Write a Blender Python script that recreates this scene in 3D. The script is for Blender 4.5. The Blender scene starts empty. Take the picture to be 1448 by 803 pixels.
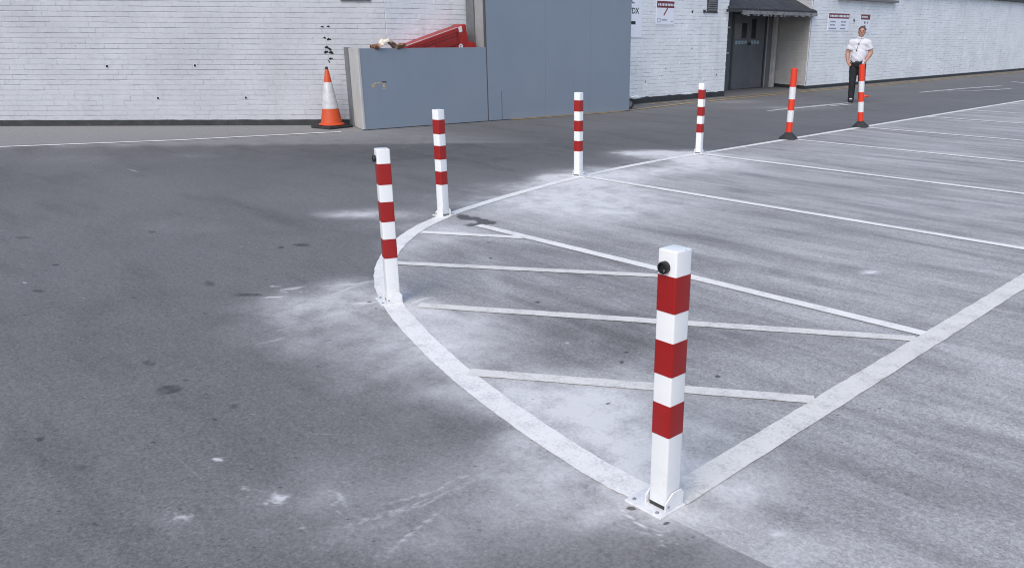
import bpy, bmesh, math, random
import numpy as np
from mathutils import Vector, Matrix, Euler
random.seed(7); rng = np.random.default_rng(7)
sc = bpy.context.scene
COL = sc.collection
R = math.radians

# ------------------------------------------------------------------ camera
H = 1.58
F_, CX, CY = 1164.9, 820.28, 461.71
YW, PT, RO = -0.76434823, 0.34385233, 0.00510096
cy_, sy_, cp_, sp_ = math.cos(YW), math.sin(YW), math.cos(PT), math.sin(PT)
fw = Vector((sy_*cp_, cy_*cp_, -sp_)); rt = Vector((cy_, -sy_, 0)); up = rt.cross(fw)
rt2 = rt*math.cos(RO) + up*math.sin(RO); up2 = -rt*math.sin(RO) + up*math.cos(RO)
cam = bpy.data.objects.new('camera', bpy.data.cameras.new('camera')); COL.objects.link(cam)
M = Matrix.Identity(4)
for i in range(3):
    M[i][0], M[i][1], M[i][2] = rt2[i], up2[i], -fw[i]
M[0][3], M[1][3], M[2][3] = 0, 0, H
cam.matrix_world = M
cam.data.sensor_width = 36; cam.data.lens = F_/1448*36
cam.data.shift_x = -(CX-724)/1448; cam.data.shift_y = (CY-401.5)/1448
cam.data.clip_start = .05; cam.data.clip_end = 3000
sc.camera = cam

def G(px, py):          # survey helper: where a sight line from the photographer's spot meets the ground
    d = rt2*((px-CX)/F_) - up2*((py-CY)/F_) + fw
    t = -H/d.z
    return np.array([d.x*t, d.y*t])

# ------------------------------------------------------------------ materials
def new_mat(name):
    m = bpy.data.materials.new(name); m.use_nodes = True
    nt = m.node_tree; nt.nodes.clear()
    out = nt.nodes.new('ShaderNodeOutputMaterial'); b = nt.nodes.new('ShaderNodeBsdfPrincipled')
    nt.links.new(b.outputs[0], out.inputs[0])
    return m, nt, b
class N:
    def __init__(s, nt): s.nt = nt; s.tc = None
    def node(s, t, **kw):
        n = s.nt.nodes.new(t)
        for k, v in kw.items(): setattr(n, k, v)
        return n
    def link(s, a, b): s.nt.links.new(a, b)
    def co(s):
        if s.tc is None: s.tc = s.node('ShaderNodeTexCoord')
        return s.tc.outputs['Object']
    def mapped(s, scale=(1,1,1), rot=(0,0,0)):
        m = s.node('ShaderNodeMapping'); s.link(s.co(), m.inputs['Vector'])
        m.inputs['Scale'].default_value = scale; m.inputs['Rotation'].default_value = rot
        return m.outputs[0]
    def noise(s, scale, detail=4, rough=.55, vec=None, dist=0):
        n = s.node('ShaderNodeTexNoise'); s.link(vec if vec is not None else s.co(), n.inputs['Vector'])
        n.inputs['Scale'].default_value = scale; n.inputs['Detail'].default_value = detail
        n.inputs['Roughness'].default_value = rough; n.inputs['Distortion'].default_value = dist
        return n.outputs['Fac']
    def ramp(s, f, a, b, va=0., vb=1.):
        n = s.node('ShaderNodeMapRange'); s.link(f, n.inputs['Value'])
        n.inputs['From Min'].default_value = a; n.inputs['From Max'].default_value = b
        n.inputs['To Min'].default_value = va; n.inputs['To Max'].default_value = vb
        return n.outputs[0]
    def math(s, op, a, b=None, clamp=False):
        n = s.node('ShaderNodeMath', operation=op, use_clamp=clamp)
        for i, v in enumerate((a, b)):
            if v is None: continue
            if isinstance(v, (int, float)): n.inputs[i].default_value = v
            else: s.link(v, n.inputs[i])
        return n.outputs[0]
    def mix(s, f, a, b, mode='MIX'):
        n = s.node('ShaderNodeMix', data_type='RGBA', blend_type=mode)
        for k, v in ((0, f), (6, a), (7, b)):
            if isinstance(v, (int, float)): n.inputs[k].default_value = v
            elif isinstance(v, tuple): n.inputs[k].default_value = (*v, 1)
            else: s.link(v, n.inputs[k])
        return n.outputs[2]
    def attr(s, name):
        n = s.node('ShaderNodeAttribute'); n.attribute_name = name; return n.outputs['Fac']
    def vor(s, scale, vec=None, feature='F1'):
        n = s.node('ShaderNodeTexVoronoi', feature=feature); s.link(vec if vec is not None else s.co(), n.inputs['Vector'])
        n.inputs['Scale'].default_value = scale
        return n
    def bump(s, h, strength, dist=.01):
        n = s.node('ShaderNodeBump'); n.inputs['Strength'].default_value = strength; n.inputs['Distance'].default_value = dist
        s.link(h, n.inputs['Height']); return n.outputs[0]
def mat(name, c, rough=.5, var=.12, scale=8, c2=None, thr=(.55, .75), bump=0, bscale=60, metal=0, spec=.5, amt=1.):
    m, nt, b = new_mat(name); n = N(nt)
    v = n.noise(scale, 6, .6)
    col = n.mix(n.ramp(v, .3, .7), tuple(x*(1-var) for x in c), tuple(min(1, x*(1+var)) for x in c))
    if c2:
        w = n.noise(scale*2.3, 8, .65)
        col = n.mix(n.math('MULTIPLY', n.ramp(w, *thr), amt), col, c2)
    n.link(col, b.inputs['Base Color'])
    b.inputs['Roughness'].default_value = rough; b.inputs['Metallic'].default_value = metal
    b.inputs['Specular IOR Level'].default_value = spec
    if bump: n.link(n.bump(n.noise(bscale, 4), bump), b.inputs['Normal'])
    return m

# ------------------------------------------------------------------ mesh helpers
class MB:
    def __init__(s): s.v = []; s.f = []; s.mi = []
    def add(s, v, f, mi=0):
        o = len(s.v); s.v += [tuple(p) for p in v]; s.f += [tuple(i+o for i in q) for q in f]; s.mi += [mi]*len(f); return s
    def box(s, x0, x1, y0, y1, z0, z1, bev=0., T=None, mi=0):
        bm = bmesh.new(); bmesh.ops.create_cube(bm, size=1)
        for v in bm.verts: v.co = Vector(((x0+x1)/2+v.co.x*(x1-x0), (y0+y1)/2+v.co.y*(y1-y0), (z0+z1)/2+v.co.z*(z1-z0)))
        if bev: bmesh.ops.bevel(bm, geom=bm.edges[:], offset=bev, segments=2, profile=.6, affect='EDGES')
        return s.take(bm, T, mi)
    def take(s, bm, T=None, mi=0):
        if T is not None: bmesh.ops.transform(bm, matrix=T, verts=bm.verts)
        bm.verts.index_update()
        s.add([v.co[:] for v in bm.verts], [[v.index for v in f.verts] for f in bm.faces], mi); bm.free(); return s
    def lathe(s, prof, n=32, T=None, mi=0, cap=True):
        v = []; f = []
        for r, z in prof:
            for k in range(n): a = 2*math.pi*k/n; v.append(Vector((r*math.cos(a), r*math.sin(a), z)))
        for i in range(len(prof)-1):
            for k in range(n): f.append((i*n+k, i*n+(k+1) % n, (i+1)*n+(k+1) % n, (i+1)*n+k))
        if cap: f.append(tuple(range(n))[::-1]); f.append(tuple((len(prof)-1)*n+k for k in range(n)))
        if T is not None: v = [T @ p for p in v]
        return s.add(v, f, mi)
    def prism(s, pts, y0, y1, T=None, bev=0., mi=0):     # outline in x,z pushed from y0 to y1
        bm = bmesh.new()
        a = [bm.verts.new((p[0], y0, p[1])) for p in pts]
        fc = bm.faces.new(a)
        r = bmesh.ops.extrude_face_region(bm, geom=[fc])
        for g in r['geom']:
            if isinstance(g, bmesh.types.BMVert): g.co.y = y1
        bmesh.ops.recalc_face_normals(bm, faces=bm.faces)
        if bev: bmesh.ops.bevel(bm, geom=bm.edges[:], offset=bev, segments=2, profile=.6, affect='EDGES')
        return s.take(bm, T, mi)
    def tube(s, a, b, r0, r1=None, n=12, mi=0):
        a = Vector(a); b = Vector(b); r1 = r0 if r1 is None else r1
        d = b-a; q = d.to_track_quat('Z', 'Y').to_matrix().to_4x4(); q.translation = a
        return s.lathe([(r0, 0), (r1, d.length)], n, q, mi)
    def build(s, name, mats, parent=None, loc=None, rotz=0, smooth=False, recalc=True):
        me = bpy.data.meshes.new(name); me.from_pydata(s.v, [], s.f)
        if not isinstance(mats, (list, tuple)): mats = [mats]
        for m in mats: me.materials.append(m)
        if len(mats) > 1: me.polygons.foreach_set('material_index', s.mi)
        if recalc:
            bm = bmesh.new(); bm.from_mesh(me); bmesh.ops.recalc_face_normals(bm, faces=bm.faces); bm.to_mesh(me); bm.free()
        if smooth:
            me.polygons.foreach_set('use_smooth', [True]*len(me.polygons))
            if smooth != 'all':
                try: me.set_sharp_from_angle(angle=R(35))
                except Exception: pass
        me.update()
        o = bpy.data.objects.new(name, me); COL.objects.link(o)
        if parent: o.parent = parent
        if loc is not None: o.location = loc
        o.rotation_euler.z = rotz
        return o
def tag(o, label=None, cat=None, group=None, kind=None):
    if label: o['label'] = label
    if cat: o['category'] = cat
    if group: o['group'] = group
    if kind: o['kind'] = kind
    return o
def thing(name, label, cat, loc=(0, 0, 0), rotz=0, group=None):
    o = bpy.data.objects.new(name, None); COL.objects.link(o); o.empty_display_size = .1
    o.location = loc; o.rotation_euler.z = rotz
    return tag(o, label, cat, group)
def copy_tree(o, parent=None):
    c = o.copy(); COL.objects.link(c)
    if parent: c.parent = parent
    for ch in [x for x in bpy.data.objects if x.parent == o]: copy_tree(ch, c)
    return c

# ------------------------------------------------------------------ world and light
w = bpy.data.worlds.new('World'); sc.world = w; w.use_nodes = True
nt = w.node_tree; bg = nt.nodes['Background']
sky = nt.nodes.new('ShaderNodeTexSky'); sky.sky_type = 'NISHITA'; sky.sun_disc = False
SUN_EL, SUN_AZ = 46, 156        # azimuth clockwise from +Y
sky.sun_elevation = R(SUN_EL); sky.sun_rotation = R(SUN_AZ)
sky.air_density = 1.0; sky.dust_density = 2.0; sky.ozone_density = 1.0
nt.links.new(sky.outputs[0], bg.inputs[0]); bg.inputs[1].default_value = .15
sun = bpy.data.objects.new('sun', bpy.data.lights.new('sun', 'SUN')); COL.objects.link(sun)
sun.data.energy = 1.15; sun.data.angle = R(48); sun.data.color = (1, .935, .82)
sd = Vector((math.sin(R(SUN_AZ))*math.cos(R(SUN_EL)), math.cos(R(SUN_AZ))*math.cos(R(SUN_EL)), math.sin(R(SUN_EL))))
sun.rotation_euler = (-sd).to_track_quat('-Z', 'Y').to_euler(); sun.location = (0, 0, 30)
sc.view_settings.view_transform = 'Standard'; sc.view_settings.look = 'None'
sc.view_settings.gamma = 1; sc.view_settings.exposure = .50
sc.view_settings.use_curve_mapping = False
sc.cycles.filter_width = 1.1

# ------------------------------------------------------------------ ground
XF = -6.77                                       # line at the mouths of the bays
CURVE = np.array([(-1.615, 2.06), (-1.691, 2.041), (-1.814, 2.049), (-2.074, 2.083), (-2.382, 2.136), (-2.692, 2.199), (-3.069, 2.288), (-3.428, 2.402),
    (-3.737, 2.505), (-4.06, 2.62), (-4.36, 2.755), (-4.65, 2.915), (-4.92, 3.10), (-5.18, 3.32), (-5.445, 3.593), (-5.69, 3.894),
    (-5.87, 4.205), (-5.99, 4.47), (-6.10, 4.80), (-6.26, 5.33), (-6.456, 6.06), (-6.618, 6.875), (-6.70, 7.45), (-6.755, 8.07), (-6.77, 8.6)])
def axis(fine, lo, hi, g=1.12):
    a = []
    for x0, x1, st in fine: a += list(np.arange(x0, x1, st))
    a.append(fine[-1][1]); s = fine[-1][2]; x = a[-1]
    while x < hi: s = min(s*g, 40); x += s; a.append(x)
    s = fine[0][2]; x = a[0]; b = []
    while x > lo: s = min(s*g, 40); x -= s; b.append(x)
    return np.array(b[::-1]+a)
gx = axis([(-9.2, -4.8, .03), (-4.8, -.4, .0125)], -700, 700)
gy = axis([(.3, 4.8, .0125), (4.8, 11, .03)], -700, 1500)
nx, ny = len(gx), len(gy)
X, Y = np.meshgrid(gx, gy); X = X.ravel(); Y = Y.ravel()
co = np.stack([X, Y, np.zeros_like(X)], 1)
idx = np.arange(nx*ny).reshape(ny, nx)
quads = np.stack([idx[:-1, :-1], idx[:-1, 1:], idx[1:, 1:], idx[1:, :-1]], -1).reshape(-1, 4)
gm = bpy.data.meshes.new('ground')
gm.vertices.add(nx*ny); gm.vertices.foreach_set('co', co.ravel())
gm.loops.add(quads.size); gm.loops.foreach_set('vertex_index', quads.ravel().astype(np.int32))
gm.polygons.add(len(quads)); gm.polygons.foreach_set('loop_start', np.arange(0, quads.size, 4, dtype=np.int32))
gm.update(calc_edges=True)
near = (X > -18) & (X < 6) & (Y > -3) & (Y < 45)
def inpoly(px, py, poly):
    c = np.zeros(len(px), bool); n = len(poly)
    for i in range(n):
        x0, y0 = poly[i]; x1, y1 = poly[(i+1) % n]
        if y0 == y1: continue
        k = ((y0 > py) != (y1 > py)) & (px < (x1-x0)*(py-y0)/(y1-y0)+x0); c ^= k
    return c
bay = inpoly(X, Y, np.vstack([[(400, 1.99), (-1.5, 1.99)], CURVE, [(XF, 400), (400, 400)]])).astype(float)
_tab = np.random.default_rng(3).random((256, 256))
def vnoise(x, y, f, sd=0):
    x = x*f+sd*17.3; y = y*f+sd*9.1; xi = np.floor(x).astype(int); yi = np.floor(y).astype(int); u = x-xi; v = y-yi
    u = u*u*(3-2*u); v = v*v*(3-2*v); t = _tab
    return (t[xi % 256, yi % 256]*(1-u)+t[(xi+1) % 256, yi % 256]*u)*(1-v)+(t[xi % 256, (yi+1) % 256]*(1-u)+t[(xi+1) % 256, (yi+1) % 256]*u)*v-.5
WX = sum(vnoise(X, Y, f, k+1)*a for k, (f, a) in enumerate(((1.1, .55), (2.7, .30), (6.5, .16), (15, .085), (34, .04))))
WY = sum(vnoise(X, Y, f, k+11)*a for k, (f, a) in enumerate(((1.1, .55), (2.7, .30), (6.5, .16), (15, .085), (34, .04))))
SX = sum(vnoise(X, Y, f, k+21)*a for k, (f, a) in enumerate(((7, .06), (16, .045), (38, .025))))
SY = sum(vnoise(X, Y, f, k+31)*a for k, (f, a) in enumerate(((7, .06), (16, .045), (38, .025))))
tone = np.zeros_like(X); dust = np.zeros_like(X); stain = np.zeros_like(X); scr = np.zeros_like(X)
def blob(arr, px, py, ex, ey, s, rot=0, p=2, wp=1.):
    c = G(px, py); a = math.radians(rot)
    u = G(px+ex*math.cos(a), py+ex*math.sin(a)); v = G(px-ey*math.sin(a), py+ey*math.cos(a))
    A = np.array([u-c, v-c]).T; Ai = np.linalg.inv(A)
    sz = min(np.hypot(*u-c) if False else np.hypot(*(u-c)), np.hypot(*(v-c)))
    wx, wy = (WX, WY) if arr is not stain else (SX, SY)
    k = min(1., sz/.45)*wp if arr is not stain else min(1., sz/.10)*wp
    q = np.stack([X-c[0]+wx*k, Y-c[1]+wy*k]); q = Ai @ q; r = np.sqrt((q**2).sum(0))
    arr += s*np.exp(-r**p*.9)
def stroke(arr, pts, wid, s, taper=True):
    P = np.array([G(*p) for p in pts])
    lo = P.min(0)-.2; hi = P.max(0)+.2
    k = np.where((X > lo[0]) & (X < hi[0]) & (Y > lo[1]) & (Y < hi[1]))[0]
    if len(k) == 0: return
    x = X[k]; y = Y[k]; best = np.full(len(k), 9.); L = np.concatenate([[0], np.cumsum(np.hypot(*np.diff(P, axis=0).T))]); tt = np.zeros(len(k))
    for i in range(len(P)-1):
        d = P[i+1]-P[i]; l2 = d@d+1e-12
        t = np.clip(((x-P[i][0])*d[0]+(y-P[i][1])*d[1])/l2, 0, 1)
        q = np.hypot(x-P[i][0]-t*d[0], y-P[i][1]-t*d[1]); m = q < best
        best[m] = q[m]; tt[m] = (L[i]+t[m]*(L[i+1]-L[i]))/L[-1]
    f = np.exp(-(best/wid)**2)
    if taper: f *= np.sqrt(np.clip(np.sin(np.pi*np.clip(tt, .02, .98)), 0, 1))
    arr[k] = np.maximum(arr[k], s*f)
# pale drilling dust around the bollard feet (pixel centres and extents come from the survey of the photograph)
for b in ((835, 605, 120, 60, 1.0), (930, 655, 120, 40, .5), (750, 555, 90, 30, .45), (690, 500, 70, 40, .45), (625, 465, 60, 30, .55),
          (730, 650, 60, 40, .35), (820, 700, 120, 40, .3), (930, 730, 110, 24, .4), (1020, 685, 60, 18, .45), (1085, 775, 120, 40, .28),
          (480, 428, 70, 20, .48), (520, 405, 45, 16, .55), (430, 440, 90, 30, .2), (560, 500, 60, 50, .3), (500, 480, 90, 40, .25), (590, 435, 40, 10, .6),
          (600, 325, 60, 10, .5), (540, 304, 50, 6, .5), (500, 306, 26, 4, .5), (590, 345, 60, 14, .3),
          (790, 253, 30, 6, 1.0), (770, 261, 40, 5, .55), (745, 285, 100, 20, .55), (825, 260, 60, 10, .7), (850, 280, 130, 26, .4),
          (950, 219, 40, 5, 1.0), (915, 217, 26, 2.6, .7), (940, 240, 80, 9, .7), (1005, 228, 60, 8, .7), (880, 250, 60, 10, .7), (985, 222, 24, 8, .8), (900, 290, 120, 24, .3),
          (620, 690, 150, 60, .22), (560, 770, 90, 30, .2), (700, 740, 120, 50, .2), (400, 703, 30, 14, .10), (256, 733, 30, 14, .08), (480, 705, 40, 30, .14),
          (845, 597, 18, 6, .25), (700, 395, 16, 34, .18), (1230, 384, 12, 2.5, 1.0), (1100, 752, 14, 6, .5), (250, 320, 60, 10, .06), (115, 225, 60, 4, .07), (285, 220, 26, 2.5, .10),
          (1110, 153, 60, 1.6, .2), (1040, 145, 60, 1.5, .15)):
    blob(dust, *b)
for b in ((790, 482, 180, 50, -.25, 0, 4), (770, 395, 210, 50, -.20, 0, 4), (930, 440, 200, 60, -.08, 0, 4), (700, 200, 260, 30, -.16), (1000, 190, 200, 20, -.12), (500, 225, 300, 30, -.1), (880, 165, 200, 8, -.10), (830, 490, 130, 40, -.08), (760, 355, 120, 14, -.08), (640, 360, 60, 10, -.1), (1000, 520, 120, 40, -.16),
          (1120, 640, 180, 30, -.22), (1250, 690, 200, 30, -.16), (1300, 620, 160, 40, .06), (1350, 520, 120, 60, .1), (980, 590, 80, 24, -.12), (1050, 480, 90, 14, -.15),
          (1180, 380, 160, 40, .08), (1130, 330, 140, 10, -.12), (1000, 300, 90, 16, -.15), (860, 315, 90, 18, -.12), (900, 340, 90, 14, -.05), (1300, 290, 160, 20, .10), (1250, 220, 200, 12, .10),
          (1130, 268, 70, 12, -.08), (1380, 330, 60, 40, .05), (1200, 450, 200, 30, .06),
          (950, 760, 90, 30, -.12), (0, 250, 60, 30, -.18), (420, 215, 300, 20, -.1), (200, 430, 300, 120, -.02), (120, 700, 260, 120, .06), (650, 215, 260, 26, -.06),
          (1050, 175, 120, 14, -.05), (1230, 155, 140, 12, -.05), (1300, 130, 140, 8, -.05), (330, 690, 120, 50, .05), (610, 590, 60, 40, -.10), (720, 790, 140, 20, -.06), (620, 720, 60, 20, .05)):
    blob(tone, *b)
# darker spots, tyre scuffs and a bare patch
for b in ((240, 550, 19, 7, .75), (113, 660, 13, 6, .6), (57, 620, 8, 4, .85), (212, 513, 12, 4, .7), (296, 401, 10, 5, .7), (135, 740, 7, 3.5, .8), (333, 574, 8, 3.5, .7), (263, 538, 7, 2.5, .7),
          (398, 350, 5, 2, 1.0), (426, 347, 15, 2.5, .85), (80, 374, 7, 1.6, .9), (55, 411, 12, 2, .8), (30, 336, 14, 2, .7), (190, 421, 6, 1.8, .8), (215, 328, 7, 1.2, .8), (35, 445, 6, 1.6, .8),
          (304, 593, 4, 2, 1.1), (291, 557, 4, 1.6, 1.0), (288, 443, 3, 1.2, 1.0), (402, 735, 3, 1.5, 1.1), (360, 773, 5, 2.5, .8), (217, 625, 6, 2, .8), (418, 648, 6, 2, .8), (90, 570, 10, 5, .4),
          (350, 417, 22, 3, .8), (450, 518, 7, 1.6, .7), (462, 481, 8, 1.6, .6), (880, 512, 3, 2.2, 1.2), (887, 498, 3, 2, 1.1), (860, 570, 2.5, 1.8, 1.2), (760, 427, 4, 1.6, 1.2), (868, 450, 5, 1.6, 1.1), (770, 446, 5, 1.3, 1.0),
          (691, 343, 2.2, 1.2, 1.2), (694, 365, 2.2, 1.2, 1.2), (1015, 532, 4, 2.2, 1.2), (1022, 671, 4, 2, 1.3), (1084, 740, 3, 1.5, 1.1), (893, 718, 6, 3, 1.6), (942, 739.5, 3.5, 2.2, 1.6), (976, 745, 2.4, 1.4, 1.2), (1000, 687, 2.6, 1.6, 1.2),
          (1107, 617, 3, 1.5, 1.0), (523, 427, 4, 1.1, 1.1), (532, 436, 2, 1.1, 1.1), (682, 313.5, 13, 4.5, 1.1), (666, 308.5, 14, 3, 1.1), (655, 306, 9, 3, 1.0), (672, 319, 16, 2.6, .9), (694, 315, 8, 2.4, .9)):
    blob(stain, *b, p=6)
for pts, wd, s in ((((395, 385), (415, 392), (440, 402), (455, 405)), .035, .55), (((360, 419), (400, 417), (440, 409)), .02, .5), (((440, 349), (480, 349), (510, 350)), .012, .6),
                   (((455, 318), (480, 319), (500, 320)), .012, .6), (((250, 262), (330, 255), (400, 247)), .03, .3), (((960, 330), (1060, 350), (1150, 372), (1300, 395)), .07, .3),
                   (((1050, 600), (1180, 650), (1300, 700), (1420, 760)), .05, .35), (((1100, 560), (1250, 600), (1448, 660)), .05, .3), (((1330, 515), (1400, 518), (1448, 524)), .02, .4),
                   (((980, 605), (1050, 625), (1150, 660)), .05, .3), (((1160, 730), (1300, 790)), .04, .3)):
    stroke(stain, pts, wd, s)
for pts, wd, s in ((((145, 570), (180, 592), (225, 628), (270, 665), (320, 700), (345, 715)), .006, .34), (((430, 612), (470, 614), (520, 616)), .008, .42),
                    (((0, 770), (200, 765), (430, 760)), .02, .2), (((400, 790), (520, 745), (610, 712)), .08, .3),
                   (((0, 0), (1, 1)), .01, .0), (((868, 700), (880, 722), (905, 742), (935, 752), (950, 750)), .007, .9), (((870, 725), (900, 750), (940, 762)), .01, .4), (((470, 690), (480, 700), (492, 722)), .014, .55), (((384, 700), (398, 705), (410, 698)), .02, .85),
                   (((368, 708), (385, 707), (405, 712)), .014, .6), (((340, 690), (350, 690)), .016, .6), (((240, 735), (260, 728), (270, 738)), .014, .6), (((300, 647), (310, 650), (316, 652)), .012, .9),
                   (((385, 470), (400, 465), (420, 460)), .012, .5), (((365, 422), (385, 420), (405, 420)), .016, .9), (((390, 410), (415, 408), (434, 404)), .03, .7), (((372, 430), (430, 440)), .01, .3), (((350, 490), (400, 478), (425, 470)), .012, .5),
                   (((455, 405), (500, 402), (540, 395)), .03, .6), (((460, 420), (500, 405), (525, 398)), .02, .6), (((494, 430), (520, 428), (536, 427)), .02, .9), (((575, 432), (600, 422), (615, 420)), .02, .8),
                   (((1212, 387), (1232, 386), (1240, 382)), .012, 1.0), (((1252, 359), (1262, 359)), .012, 1.0), (((1000, 760), (1040, 775)), .01, .4), (((1400, 40), (1448, 44)), .1, 0.), (((650, 350), (690, 400), (715, 425)), .02, .3), (((865, 420), (895, 436)), .014, .5), (((815, 405), (832, 406)), .02, .4),
                   (((700, 355), (730, 353)), .01, .3), (((1195, 155), (1290, 151), (1380, 151)), .07, .25), (((380, 405), (388, 404)), .015, .9)):
    stroke(scr, pts, wd, s)
for k in range(7):
    j = lambda a: [(x+rng.uniform(-5, 5), y+rng.uniform(-4, 4)) for x, y in a]
    stroke(scr, j([(440, 758), (520, 735), (600, 711), (650, 688), (692, 664)]), .0055, rng.uniform(.3, .62))
    if k < 5: stroke(scr, j([(510, 722), (600, 698), (640, 680), (685, 655)]), .005, rng.uniform(.3, .55))
    stroke(scr, j([(525, 803), (572, 762), (622, 724), (644, 710)]), .006, rng.uniform(.3, .65))
    if k < 4: stroke(scr, j([(400, 790), (520, 748), (610, 716)]), .02, .22)
def scuff(cx, cy, ex, ey, k, s, w=.006):
    for _ in range(k):
        px, py = cx+rng.normal()*ex*.5, cy+rng.normal()*ey*.5; a = rng.uniform(0, 2*math.pi); l = rng.uniform(3, 10)
        pts = [(px+l*t*math.cos(a+t*1.6)*1.2, py+l*t*math.sin(a+t*1.6)*.6) for t in (0, .3, .6, 1.)]
        stroke(scr, pts, w*rng.uniform(.6, 1.5), s*rng.uniform(.5, 1.))
for a in ((390, 704, 30, 11, 34, .85, .0045), (254, 733, 26, 13, 30, .7, .0045), (345, 690, 10, 4, 7, .6), (308, 650, 8, 3, 6, 1.), (480, 705, 20, 24, 34, .55, .0045), (450, 690, 50, 30, 10, .3), (1100, 752, 14, 5, 10, .8), (940, 765, 20, 10, 12, .6),
          (560, 780, 40, 20, 26, .45, .009), (960, 745, 60, 20, 14, .4), (845, 598, 20, 6, 8, .4), (420, 412, 40, 8, 12, .6, .012), (500, 402, 40, 8, 12, .5, .014), (780, 252, 30, 5, 8, .7, .03), (640, 790, 80, 12, 20, .4), (700, 690, 60, 30, 16, .3)):
    scuff(*a)
for i in range(260):        # small pale chips and dark specks
    px, py = rng.uniform(0, 1448), rng.uniform(230, 800)
    blob(stain if i % 11 else dust, px, py, rng.uniform(.9, 2.8)*(py/600), rng.uniform(.6, 1.2)*(py/600), rng.uniform(.5, 1.1), p=4)
wallstrip = np.clip((-(X+14.0)*.70+(Y-3.02)*.60)/.15+.5, 0, 1)*np.clip((9.0-Y)/1.2, 0, 1)*(X < -8)
for nm, arr in (('bay', bay), ('tone', tone), ('dust', np.clip(dust, 0, 1.3)), ('stain', np.clip(stain, 0, 1.5)), ('scr', scr), ('strip', wallstrip)):
    a = gm.attributes.new(nm, 'FLOAT', 'POINT'); a.data.foreach_set('value', arr.astype(np.float32))

m, nt, b = new_mat('worn_asphalt'); n = N(nt)
big = n.noise(.55, 5, .6); mid = n.noise(3.2, 6, .62); fine = n.noise(55, 5, .7); grain = n.noise(210, 3, .7)
streak = n.noise(1.0, 7, .62, n.mapped((.55, 3.6, 1), (0, 0, R(-4))), .5)
streak2 = n.noise(1.0, 6, .65, n.mapped((1.8, 8, 1), (0, 0, R(5))), .4)
lane = n.mix(n.ramp(big, .3, .7), (.124, .1225, .1228), (.164, .1625, .1628))
lane = n.mix(n.ramp(mid, .35, .75), lane, (.165, .1645, .168))
stg = n.mix(n.ramp(n.noise(1.0, 6, .6, n.mapped((.5, 2.6, 1), (0, 0, R(40)))), .52, .74), lane, (.112, .1115, .114))
lane = n.mix(n.attr('strip'), stg, (.25, .247, .245))
bayc = n.mix(n.ramp(streak, .30, .64), (.205, .203, .206), (.405, .401, .404))
bayc = n.mix(n.math('MULTIPLY', n.ramp(streak2, .52, .74), .5), bayc, (.175, .174, .179))
bayc = n.mix(n.math('MULTIPLY', n.ramp(mid, .5, .8), .4), bayc, (.44, .437, .443))
edge = n.math('ADD', n.attr('bay'), n.math('MULTIPLY', n.math('SUBTRACT', mid, .5), .8))
col = n.mix(n.ramp(edge, .35, .65), lane, bayc)
spk = n.noise(19, 6, .72)
gr = n.math('ADD', n.ramp(fine, .25, .75, .66, 1.34), n.ramp(grain, .25, .75, -.24, .24))
gr = n.math('MULTIPLY', gr, n.ramp(spk, .25, .75, .84, 1.16))
gr = n.math('MULTIPLY', gr, n.ramp(n.noise(1.0, 7, .7, n.mapped((3, 30, 1), (0, 0, R(3)))), .25, .75, .95, 1.05))
stn = n.node('ShaderNodeSeparateXYZ'); n.link(n.vor(125).outputs['Color'], stn.inputs[0])
gr = n.math('MULTIPLY', gr, n.ramp(stn.outputs[0], 0, 1, .84, 1.16))
col = n.mix(1., col, gr, 'MULTIPLY')
tn = n.math('ADD', n.math('MULTIPLY', n.attr('tone'), n.ramp(mid, .3, .7, .6, 1.5)), 1.)
col = n.mix(1., col, tn, 'MULTIPLY')
# sparse dark pits
pit = n.vor(26); pm = n.ramp(pit.outputs['Distance'], .10, .16, 1, 0)
pm = n.math('MULTIPLY', pm, n.ramp(n.noise(2.2, 3), .46, .60))
pit2 = n.vor(70); pm2 = n.math('MULTIPLY', n.ramp(pit2.outputs['Distance'], .10, .2, 1, 0), n.ramp(n.noise(3.1, 4, .6), .45, .65))
col = n.mix(n.math('MULTIPLY', n.math('MAXIMUM', pm, n.math('MULTIPLY', pm2, .6)), .62), col, (.05, .05, .053))
dn = n.math('ADD', n.math('MULTIPLY', n.ramp(n.noise(5, 8, .68), .25, .75, -.75, .75), 1.), n.math('ADD', n.ramp(fine, .25, .75, -.26, .26), n.ramp(grain, .25, .75, -.16, .16)))
da = n.attr('dust')
df = n.math('MULTIPLY', da, n.math('ADD', 1., dn), True)
col = n.mix(n.math('MULTIPLY', df, .84), col, (.70, .695, .70))
sf = n.math('ADD', n.attr('scr'), n.math('MULTIPLY', n.math('SUBTRACT', n.noise(34, 7, .75), .57), 1.5))
sf = n.math('MULTIPLY', n.ramp(sf, .05, .55), n.math('MULTIPLY', n.attr('scr'), 1.4, True), True)
col = n.mix(n.math('MULTIPLY', sf, .75), col, (.68, .68, .695))
st = n.math('ADD', n.attr('stain'), n.math('MULTIPLY', n.math('SUBTRACT', n.noise(24, 6, .7), .53), 1.5))
st = n.math('MULTIPLY', n.ramp(st, .25, .75), n.math('MULTIPLY', n.attr('stain'), 1.3, True), True)
col = n.mix(n.math('MULTIPLY', st, .80), col, (.045, .045, .046))
n.link(col, b.inputs['Base Color'])
n.link(n.ramp(mid, .3, .7, .78, .92), b.inputs['Roughness']); b.inputs['Specular IOR Level'].default_value = .35
hh = n.math('ADD', n.math('MULTIPLY', fine, 1.), n.math('MULTIPLY', grain, .5))
n.link(n.bump(hh, .30, .006), b.inputs['Normal'])
gm.materials.append(m)
ground = bpy.data.objects.new('ground', gm); COL.objects.link(ground); tag(ground, kind='structure')

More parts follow.
